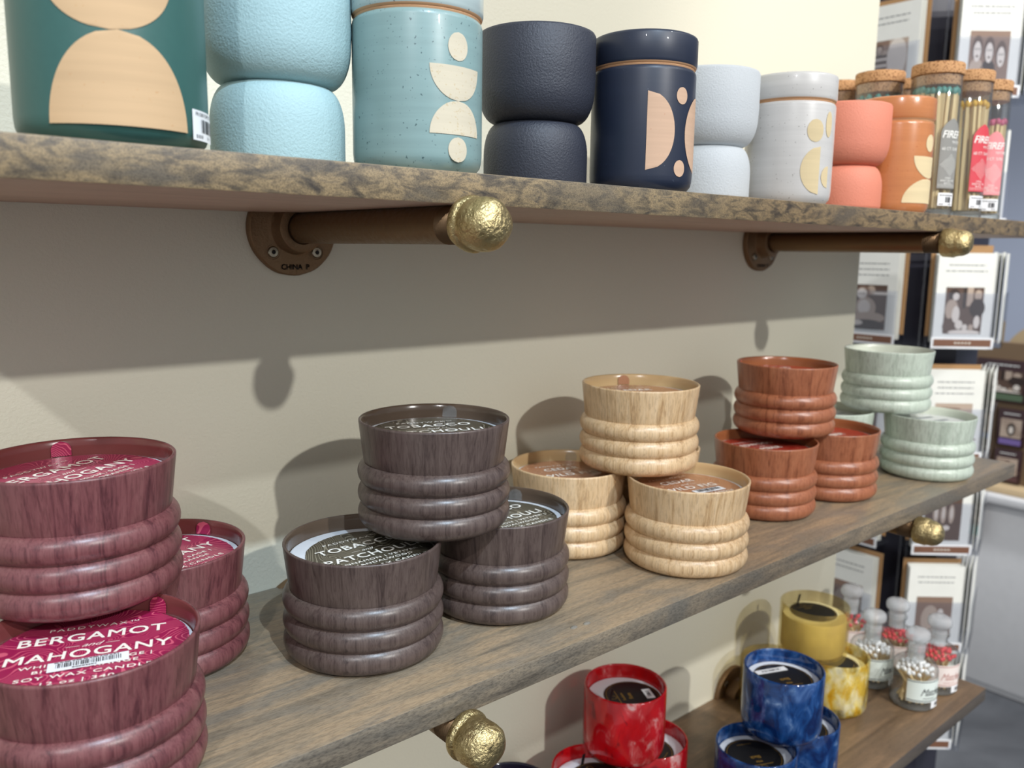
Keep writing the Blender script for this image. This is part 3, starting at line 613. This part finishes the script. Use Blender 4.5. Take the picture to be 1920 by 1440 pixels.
# ------------------------------------------------------------------ glass candles on the lowest shelf
def glass_candle(x, y, lvl, gm, ang, label, off=(0, 0), tab=None, sticker=None, words=(), waxm='wax', lr=.0285, r=.0397, h=.0677):
    ca, sa_ = math.cos(R(-ang)), math.sin(R(-ang)); off = (off[0]*ca-off[1]*sa_, off[0]*sa_+off[1]*ca)     # offset given in room axes
    t = root('glass_candle', label, 'candle', (x, y, ZB+lvl*(h+.0002)), R(ang), 'coloured glass candles on the lowest shelf')
    p = [(0, .0004), (r-.007, .0004), (r-.004, .0012), (r-.0015, .004), (r-.0003, .0075), (r, .012), (r, h-.0014), (r-.0006, h-.0003), (r-.0014, h), (r-.0022, h-.0006), (r-.0025, h-.002), (r-.0027, .012), (r-.004, .008), (0, .0072)]
    bm = bmesh.new(); lathe(bm, p, 112); mk('glass_vessel', bm, M[gm], t, 55)
    zw = h-.0140
    bm = bmesh.new(); lathe(bm, [(0, .0098), (r-.0060, .0102), (r-.0030, .0140), (r-.0030, zw-.001), (r-.0036, zw), (0, zw)], 96); mk('wax', bm, M[waxm], t, 55)
    bm = bmesh.new(); lathe(bm, [(lr, 0), (lr, .0004), (0, .0005)], 72); 
    lb = mk('paper_label', bm, M['black_label'], t, 40, (off[0], off[1], zw+.0002))
    bm = bmesh.new(); yy = .006
    lathe(bm, [(lr-.0018, .0007), (lr-.0022, .0007)], 72, 0)
    lathe(bm, [(.0034, .0007), (.0029, .0007)], 24, 0, Matrix.Translation((0, .0195, 0)))
    for k, s in enumerate(words): addtext(bm, s, .0062 if k else .0042, 0, .0085-.0078*k, .0007, 0, sx=.85, bold=.00008)
    strokes(bm, -.012, .0145, .024, .0008, 0, .0007); strokes(bm, -.008, -.020, .016, .0007, 0, .0007)
    mk('label_print', bm, M['gold_ink'], lb, None)
    if tab is not None:
        a = R(tab); c_, s_ = math.cos(a), math.sin(a); bm = bmesh.new(); box(bm, -.0016, .0016, -.0002, .0002, 0, .0135)
        Mt = Matrix.Translation((c_*(lr-.001), s_*(lr-.001), .0004)) @ Matrix.Rotation(a+R(90), 4, 'Z') @ Matrix.Rotation(R(-12), 4, 'X')
        for v in bm.verts: v.co = Mt @ v.co
        mk('pull_tab', bm, M['black_label'], lb, None)
    if sticker:
        sx, sy, sa, sw, sh = sticker; Ms = Matrix.Translation((sx, sy, .0008)) @ Matrix.Rotation(R(sa), 4, 'Z'); bm = bmesh.new()
        box(bm, -sw/2, sw/2, -sh/2, sh/2, 0, .00015); barcode(bm, -sw*.3, -sh*.2, sw*.6, sh*.4, 1, .0003, n=24)
        for v in bm.verts: v.co = Ms @ v.co
        mk('price_sticker', bm, [M['paper'], M['ink']], lb, None)['label'] = 'white price sticker'
    return t
glass_candle(.4609, -.0695, 1, 'g_red', 62, 'red marbled glass candle on top of the red candles, white sticker on black label', (.0052, -.0050), 105, (.0005, -.0165, 0, .017, .0085), ('Southern', 'Rose'), lr=.0275)
glass_candle(.4148, -.0736, 0, 'g_red', -20, 'red marbled glass candle at the lower left of the red stack, mostly cut off', (.004, -.004), 100)
glass_candle(.4945, -.0725, 0, 'g_red', 20, 'red marbled glass candle at the lower right of the red stack', (-.004, -.002), lr=.0275)
glass_candle(.6118, -.1486, 1, 'g_blue', 158, 'blue marbled glass candle on top, long white sticker on its black label', (0, 0), None, (.003, -.0165, 0, .036, .0075), ('Wild', 'Black'), lr=.0295)
glass_candle(.5685, -.1494, 0, 'g_blue', 155, 'blue marbled glass candle at the lower left of the blue stack', (-.001, .001), None, None, ('Wild', 'Black'), lr=.0285)
glass_candle(.6485, -.1500, 0, 'g_blue', -20, 'blue marbled glass candle at the lower right of the blue stack', (0, 0))
glass_candle(.7806, -.0857, 1, 'g_gold', -20, 'amber glass candle on top of the yellow pair, upright black pull tab', (.003, .003), 95, None, ('Amber',), 'wax_yellow', .027)
glass_candle(.8112, -.1005, 0, 'g_gold2', 20, 'yellow mottled glass candle underneath the amber glass candle', (0, -.002), None, None, ('Amber',), 'wax_yellow', .026)
glass_candle(.7400, -.0620, 0, 'g_gold', 20, 'yellow glass candle hidden behind the blue candles', (0, -.002), None, None, (), 'wax_yellow', .026)
glass_candle(.3365, -.0480, 0, 'g_plum', 20, 'very dark plum glass candle whose rim shows at the bottom edge', (0, 0))

# ------------------------------------------------------------------ apothecary match bottles
def bottle(x, y, label, hm, hname, lab, ang, inkm, where, nm=40):
    t = root('apothecary_bottle', label, 'glass bottle', (x, y, ZB), 0, 'stoppered glass match bottles')
    r = .0265
    p = [(0, .0006), (r-.003, .0004), (r-.0008, .0016), (r, .004), (r, .046)] + arc(r-.0125, .046, .0125, 10, 82, 8) + [(.0116, .0595), (.0108, .0612), (.0108, .0700), (.0122, .0715), (.0132, .0728), (.0128, .0748), (.0105, .0752), (.0092, .0745)]
    bm = bmesh.new(); lathe(bm, p, 72); mk('bottle_glass', bm, M['glass'], t, 60)
    bm = bmesh.new(); lathe(bm, [(0, .0012), (r-.002, .0014), (r-.0012, .0050), (0, .0042)], 72); mk('glass_base', bm, M['glass_thick'], t, 60)
    bm = bmesh.new(); lathe(bm, [(0, .0585), (.0092, .0585), (.0100, .0745), (.0098, .0790), (.0104, .0815), (.0136, .0840), (.0144, .0870), (.0143, .0905), (.0130, .0940), (.0095, .0962), (0, .0971)], 60); mk('stopper', bm, M['frost'], t, 60)
    wr = cyl(r, R(ang)); bm = bmesh.new(); w = .0230
    patch(bm, lambda q: (-w, w), .0135, .0415, wr, .0003, 3, 32); lb = mk('paper_label', bm, M[lab], t, 60); bm = bmesh.new()
    for yy in (.0395, .0152): patch(bm, lambda q: (-w, w), yy, yy+.0009, wr, .0006, 1, 32)
    addtext(bm, 'Matches', .0130, -.0080, .0225, .0006, 0, wr, align='LEFT', shear=.55, sx=.75, space=.92); strokes(bm, -.004, .0185, .016, .0008, 0, .0006, wr)
    mk('label_print', bm, M[inkm], lb, None)
    wr2 = cyl(r, R(ang)+.45); bm = bmesh.new(); patch(bm, lambda q: (-.005, .0085), .0055, .0145, wr2, .0009, 2, 8); barcode(bm, .0005, .0078, .007, .0045, 1, .0012, wr2, 14); mk('price_sticker', bm, [M['paper'], M['ink']], t, 60)
    rr = random.Random(int(x*1e4)+5)
    for k in range(nm):
        a = k*2.39996; q = math.sqrt((k+.5)/nm)
        bx, by = q*(r-.0085)*math.cos(a+2.0), q*(r-.0085)*math.sin(a+2.0)
        tx, ty = q*(r-.0050)*math.cos(a), q*(r-.0050)*math.sin(a); tz = .0505-.006*q*q+rr.uniform(-.002, .002)
        match((x+bx, y+by, ZB+.0060), (x+tx, y+ty, ZB+tz), .0013, .0025, M['stick'], M[hm], '%s tipped match standing in %s' % (hname, where), '%s tipped matches in %s' % (hname, where))
bottle(.8949, -.1612, 'stoppered glass bottle of white tipped matches nearest the front of the shelf', 'h_white', 'white', 'lab_pale', -155+32, 'ink', 'the front match bottle')
bottle(.9044, -.1017, 'stoppered glass bottle of white tipped matches beside the yellow glass candles', 'h_white', 'white', 'lab_pale', -155+42, 'ink', 'the match bottle beside the yellow candles')
bottle(.9640, -.1039, 'stoppered glass bottle of red tipped matches, middle of the three red ones', 'h_red', 'red', 'lab_rose', -155+40, 'ink_rose', 'the middle red match bottle', 38)
bottle(.9549, -.1620, 'stoppered glass bottle of red tipped matches at the shelf corner', 'h_red', 'red', 'lab_rose', -158+30, 'ink_rose', 'the match bottle at the shelf corner', 36)
bottle(.9600, -.0420, 'stoppered glass bottle of red tipped matches standing back against the wall', 'h_red', 'red', 'lab_rose', -150+40, 'ink_rose', 'the match bottle by the wall', 20)

# ------------------------------------------------------------------ greeting card rack
CW, CH = .098, .152
def photo(bm, x0, y0, w, h, kind, mi0, rnd):
    """old sepia photograph printed on the card, built from flat tone patches"""
    def E(cx, cy, rx, ry, tone, lift, n=20):
        poly(bm, [(x0+w*(cx+rx*math.cos(2*math.pi*k/n)), y0+h*min(1, max(0, cy+ry*math.sin(2*math.pi*k/n))), lift) for k in range(n)], mi0+tone)
    def Q(a, b, c_, d, tone, lift): poly(bm, [(x0+w*a, y0+h*b, lift), (x0+w*c_, y0+h*b, lift), (x0+w*c_, y0+h*d, lift), (x0+w*a, y0+h*d, lift)], mi0+tone)
    l = .0003
    if kind == 'three':
        Q(0, 0, 1, 1, 2, l)
        for k, (cx, cy) in enumerate(((.2, .62), (.5, .6), (.8, .52))):
            E(cx, cy+.03, .135, .26, 1, l*2); E(cx, cy-.42, .19, .26, (3, 0, 2)[k], l*2.5); E(cx, cy-.03, .095, .20, 4, l*3); E(cx-.035, cy+.02, .016, .02, 0, l*4); E(cx+.035, cy+.02, .016, .02, 0, l*4); E(cx, cy-.12, .035, .02, 1, l*4)
    elif kind == 'stripes':
        Q(0, 0, 1, 1, 3, l); Q(0, .8, .5, 1, 2, l*1.5); E(.72, .62, .26, .42, 4, l*2); E(.25, .82, .10, .11, 1, l*2.5); E(.25, .80, .075, .08, 3, l*3)
        for k in range(5): Q(.05, .40+k*.065, .46, .44+k*.065, (0, 4)[k % 2], l*3.2)
        Q(.05, .25, .44, .40, 5, l*3.4); E(.66, .12, .3, .18, 2, l*3)
    elif kind == 'child':
        Q(0, 0, 1, 1, 1, l); Q(.45, .78, 1, .84, 4, l*2); E(.55, .88, .12, .1, 3, l*2.2); E(.34, .82, .19, .15, 2, l*2.6); E(.30, .80, .14, .12, 4, l*3); E(.42, .48, .30, .24, 3, l*2.8); E(.38, .50, .18, .16, 4, l*3.3); E(.55, .27, .44, .12, 3, l*3.4); E(.5, .10, .5, .12, 0, l*3.6); E(.2, .14, .18, .06, 4, l*3.8); E(.24, .80, .02, .015, 0, l*4); E(.34, .80, .02, .015, 0, l*4)
    elif kind == 'counter':
        Q(0, 0, 1, 1, 1, l); Q(.46, .55, .54, 1, 0, l*2); Q(.56, .6, .72, 1, 3, l*2); E(.22, .84, .14, .13, 0, l*2.4); E(.27, .80, .085, .08, 4, l*3); E(.85, .84, .1, .11, 3, l*2.6); E(.85, .56, .2, .2, 0, l*2.8); E(.18, .52, .17, .22, 3, l*2.8); E(.3, .42, .10, .18, 4, l*3.1); E(.2, .16, .22, .18, 1, l*3); E(.4, .2, .10, .1, 4, l*3.3); E(.56, .14, .07, .07, 4, l*3.5); E(.72, .14, .07, .07, 3, l*3.5); E(.86, .26, .08, .14, 4, l*3.6); E(.55, .03, .42, .06, 4, l*3.2)
    elif kind == 'waves':
        Q(0, 0, 1, 1, 3, l)
        for k in range(5): E(.3+.12*k, .88-.17*k, .4, .03, 2, l*(1.5+k*.2))
        E(.52, .45, .20, .34, 0, l*3); E(.52, .42, .11, .20, 4, l*3.5); E(.48, .46, .015, .02, 0, l*4); E(.56, .46, .015, .02, 0, l*4)
    elif kind == 'glasses':
        Q(0, 0, 1, 1, 1, l)
        for cx in (.3, .5, .72): E(cx, .62, .08, .22, 3, l*2); E(cx, .64, .03, .14, 4, l*3)
        E(.6, .30, .10, .06, 4, l*3)
    else:
        Q(0, 0, 1, 1, 2, l); E(.4, .45, .25, .35, 3, l*2); E(.7, .3, .2, .3, 0, l*3); E(.68, .62, .08, .1, 4, l*4)
def card(P, rz, kind, label, z, two=True, group='greeting cards in the rack', lean=0):
    t = root('greeting_card', label, 'greeting card', (P[0], P[1], z), rz, group)
    bm = bmesh.new(); box(bm, 0, CW, -.0004, .0004, 0, CH); b = mk('card_sheet', bm, M['card'], t, None)
    if kind:
        rnd = random.Random(kind)
        bm = bmesh.new(); nl = 3 if kind in ('child', 'waves') else 2
        for k in range(nl): w_ = CW*(.62+.12*rnd.random()); strokes(bm, (CW-w_)/2, CH*.86-k*.010, w_, .0016, 0, .0003, None, rnd)
        for v in bm.verts: v.co = Vector((v.co.x, -.0004-v.co.z, v.co.y))
        mk('printed_text', bm, M['ink_grey'], t, None)
        bm = bmesh.new(); photo(bm, CW*.17, CH*.10, CW*.66, CH*.52, kind, 0, rnd)
        for v in bm.verts: v.co = Vector((v.co.x, -.0004-v.co.z, v.co.y))
        mk('printed_photo', bm, SEP+[BLU], t, None)
    return t
def envelope(P, rz, z, label):
    bm = bmesh.new(); box(bm, 0, CW+.006, -.0004, .0004, 0, CH+.004); o = mk('kraft_envelope', bm, M['kraft'], None, None, (P[0], P[1], z)); o.rotation_euler = (0, 0, rz)
    tag(o, label, 'envelope', 'kraft envelopes behind the greeting cards'); return o
rack = root('card_rack', 'tall dark rack with clear pockets full of greeting cards beyond the wall end', 'card rack', (1.43, .16, -1.15), 0)
def rackpart(nm, bm, mats, sm=None):
    o = mk(nm, bm, mats, rack, sm); o.location = (-1.43, -.16, 1.15); return o
bm = bmesh.new(); lathe(bm, [(0, -1.06), (.125, -1.06), (.125, .80), (0, .80)], 8, 0, Matrix.Translation((1.512, .165, 0)) @ Matrix.Rotation(R(22.5), 4, 'Z')); rackpart('core_panel', bm, M['rack'])
bm = bmesh.new(); lathe(bm, [(0, -1.15), (.20, -1.15), (.20, -1.12), (.03, -1.10), (.03, -1.06)], 32, 0, Matrix.Translation((1.512, .165, 0))); rackpart('base', bm, M['rack'], 40)
for xx, yy in ((1.372, .078), (1.380, .070)):
    bm = bmesh.new(); tube(bm, (xx, yy, -1.06), (xx, yy, .80), .0022, n=10); rackpart('wire_upright', bm, M['acrylic'], 40)
ROWS = [.520, .3075, .107, -.093, -.262, -.447, -.637]
names_row = ['top', 'second', 'third', 'fourth', 'fifth', 'sixth', 'lowest']
# (face origin = viewer-left end, direction angle, kinds per row)
FACES = [('left', Vector((1.340, .2065)), R(-90), ['stripes', None, 'child', 'child2', 'glasses', 'couple', 'couple']),
         ('right', Vector((1.3606, .0515)), R(-41), ['three', 'counter', 'counter', 'waves', 'glasses', 'couple', 'waves']),
         ('side', Vector((1.4350, -.0270)), R(17), [None]*7)]
for fn, P0, rz, kinds in FACES:
    d = Vector((math.cos(rz), math.sin(rz))); nb = Vector((-math.sin(rz), math.cos(rz)))   # nb points into the rack
    for i, z in enumerate(ROWS):
        kd = kinds[i]; kd = 'child' if kd == 'child2' else kd
        if fn in ('left', 'side') and i == 1: continue
        if fn == 'side':
            for k in range(5):
                Q = P0+nb*(.0062*k)+d*(.0012*k)
                card(Q, rz, None, 'blank sided greeting card seen edge on in the %s pocket of the rack side' % names_row[i], z+.002*(k % 2), group='edge-on cards in the %s side pocket' % names_row[i])
        else:
            desc = {'stripes': 'photo of a person in a striped jumper', 'child': 'sepia photo of a small child', 'three': 'sepia photo of three smiling women', 'counter': 'sepia photo of two women at a counter', 'waves': 'sepia photo of a dark haired woman', 'glasses': 'dark photo of glassware', 'couple': 'small sepia photo', None: 'no photo'}[kd]
            card(P0, rz, kd, 'card with %s, %s column, %s row of rack' % (desc, fn, names_row[i]), z)
            for k in (1, 2, 3):
                card(P0+nb*(.005*k)+d*(.001*k-.001), rz, None, 'plain white card tucked behind the front card, %s column, %s row' % (fn, names_row[i]), z, group='plain cards behind, %s column %s row' % (fn, names_row[i]))
            envelope(P0+nb*.019+d*(.002 if fn == 'left' else -.004), rz, z+(.004 if i % 2 else .009), 'kraft envelope behind the card, %s column, %s row of the rack' % (fn, names_row[i]))
        # clear pocket: front, floor and label strip
        Mr = Matrix.Translation((P0.x, P0.y, z)) @ Matrix.Rotation(rz, 4, 'Z')
        bm = bmesh.new(); box(bm, -.004, CW+.004, -.0050, -.0040, -.006, CH*.56); box(bm, -.004, CW+.004, -.0050, .040, -.0075, -.006)
        for v in bm.verts: v.co = Mr @ v.co
        pk = mk('pocket', bm, M['acrylic'], rack, None); pk.location = (-1.43, -.16, 1.15)
        if fn != 'side':
            bm = bmesh.new(); box(bm, -.004, CW+.004, -.0062, -.0052, -.010, .0095, 1); box(bm, 0, CW, -.0066, -.0062, -.0060, .0060, 0)
            for k in range(5): box(bm, CW*.36+k*.006, CW*.36+k*.006+.004, -.0068, -.0066, -.0012, .0012, 2)
            for v in bm.verts: v.co = Mr @ v.co
            s_ = mk('label_strip', bm, [M['strip_brown'], M['paper'], M['card_edge']], pk, None)

# ------------------------------------------------------------------ plinth, counter display, far things
bm = bmesh.new(); box(bm, 2.73, 3.5, -.9, .95, -1.125, -.515, 0, .004); box(bm, 2.75, 3.48, -.88, .93, -1.15, -1.125); box(bm, 2.70, 3.53, -.93, .98, -.515, -.490, 0, .003)
tag(mk('display_plinth', bm, M['plinth'], smooth=30), 'large pale grey display plinth standing on the dark floor', 'plinth')
disp = root('counter_display', 'plywood counter display with a round top sign, standing on the grey plinth', 'counter display', (2.80, .42, -.489), 0)
def dp(nm, bm, mats, sm=None):
    o = mk(nm, bm, mats, disp, sm); o.location = (-2.80, -.42, .489); return o
bm = bmesh.new(); box(bm, 2.74, 3.10, .10, .56, -.489, -.468, 0, .003); dp('base_board', bm, M['ply'], 30)
bm = bmesh.new(); box(bm, 2.81, 2.825, .315, .52, -.468, -.015, 0, .002); dp('front_panel', bm, M['kboard'])
for yy in (.305,):
    bm = bmesh.new(); box(bm, 2.795, 2.83, yy-.012, yy+.012, -.468, -.13, 0, .002); dp('corner_post', bm, M['ply'])
bm = bmesh.new(); box(bm, 2.83, 3.06, .10, .30, -.468, -.02, 0, .002); dp('right_panel', bm, M['kboard'])
bm = bmesh.new(); lathe(bm, [(0, 0), (.135, 0), (.135, .012), (0, .012)], 64, 0, Matrix.Translation((2.90, .33, -.085)) @ Matrix.Rotation(R(-90), 4, 'Y')); dp('round_sign', bm, M['ply'])
bm = bmesh.new(); lathe(bm, [(0, 0), (.014, 0), (.014, .001), (0, .001)], 24, 0, Matrix.Translation((2.886, .325, .0)) @ Matrix.Rotation(R(-90), 4, 'Y')); dp('sign_spot', bm, plain('dark_purple_ink', srgb(60, 40, 90), .5))
acc = [srgb(90, 110, 84), srgb(110, 130, 170), srgb(120, 100, 160), srgb(120, 60, 54), srgb(90, 60, 60)]
packs = [(.345, .505, -.275+.07, -.07, 0), (.435, .505, -.335, -.22, 1), (.345, .425, -.345, -.225, 2), (.435, .500, -.455, -.345, 3), (.345, .425, -.462, -.355, 4)]
wh = ['large dark picture pack with green band hanging at the top of the counter display', 'dark picture pack with pale blue band on the left of the counter display', 'dark picture pack with purple band in the middle of the counter display', 'dark red picture pack at the lower left of the counter display', 'dark brown picture pack at the lower right of the counter display']
for k, (y0, y1, z0, z1, a) in enumerate(packs):
    t = root('magnet_pack', wh[k], 'picture pack', (2.808, y1, z0), 0, 'picture packs on the counter display'); w_, h_ = y1-y0, z1-z0
    bm = bmesh.new(); box(bm, -.012, .001, -w_, 0, 0, h_, 0, .001); mk('backing_card', bm, plain('dark_maroon_card', srgb(58, 36, 38), .35), t)
    bm = bmesh.new(); photo(bm, w_*.12, h_*.24, w_*.76, h_*.5, 'counter' if k == 0 else 'waves', 0, random)
    for v in bm.verts: v.co = Vector((-.0122-v.co.z*2, -v.co.x, v.co.y))
    mk('printed_photo', bm, SEP+[BLU], t, None)
    bm = bmesh.new(); box(bm, -.0126, -.012, -w_*.9, -w_*.1, h_*.05, h_*.2); mk('colour_band', bm, plain('pack_band', acc[a], .5), t, None)
    bm = bmesh.new(); strokes(bm, w_*.2, h_*.86, w_*.6, h_*.03, 0, 0)
    for v in bm.verts: v.co = Vector((-.0124, -v.co.x, v.co.y))
    mk('title_print', bm, M['ink_white'], t, None)
t = root('hang_tag', 'small picture tag with teal lower third hanging on the grey plinth', 'tag', (2.696, .475, -.628), 0)
bm = bmesh.new(); box(bm, -.002, 0, -.070, 0, 0, .105); mk('tag_card', bm, plain('sepia_card_back', srgb(120, 100, 96), .6), t)
bm = bmesh.new(); box(bm, -.0026, -.002, -.070, 0, 0, .032); mk('teal_band', bm, plain('teal_band', srgb(70, 150, 146), .5), t)
bm = bmesh.new(); photo(bm, .004, .036, .062, .066, 'child', 0, random)
for v in bm.verts: v.co = Vector((-.0022-v.co.z, -v.co.x, v.co.y))
mk('printed_photo', bm, SEP+[BLU], t, None)
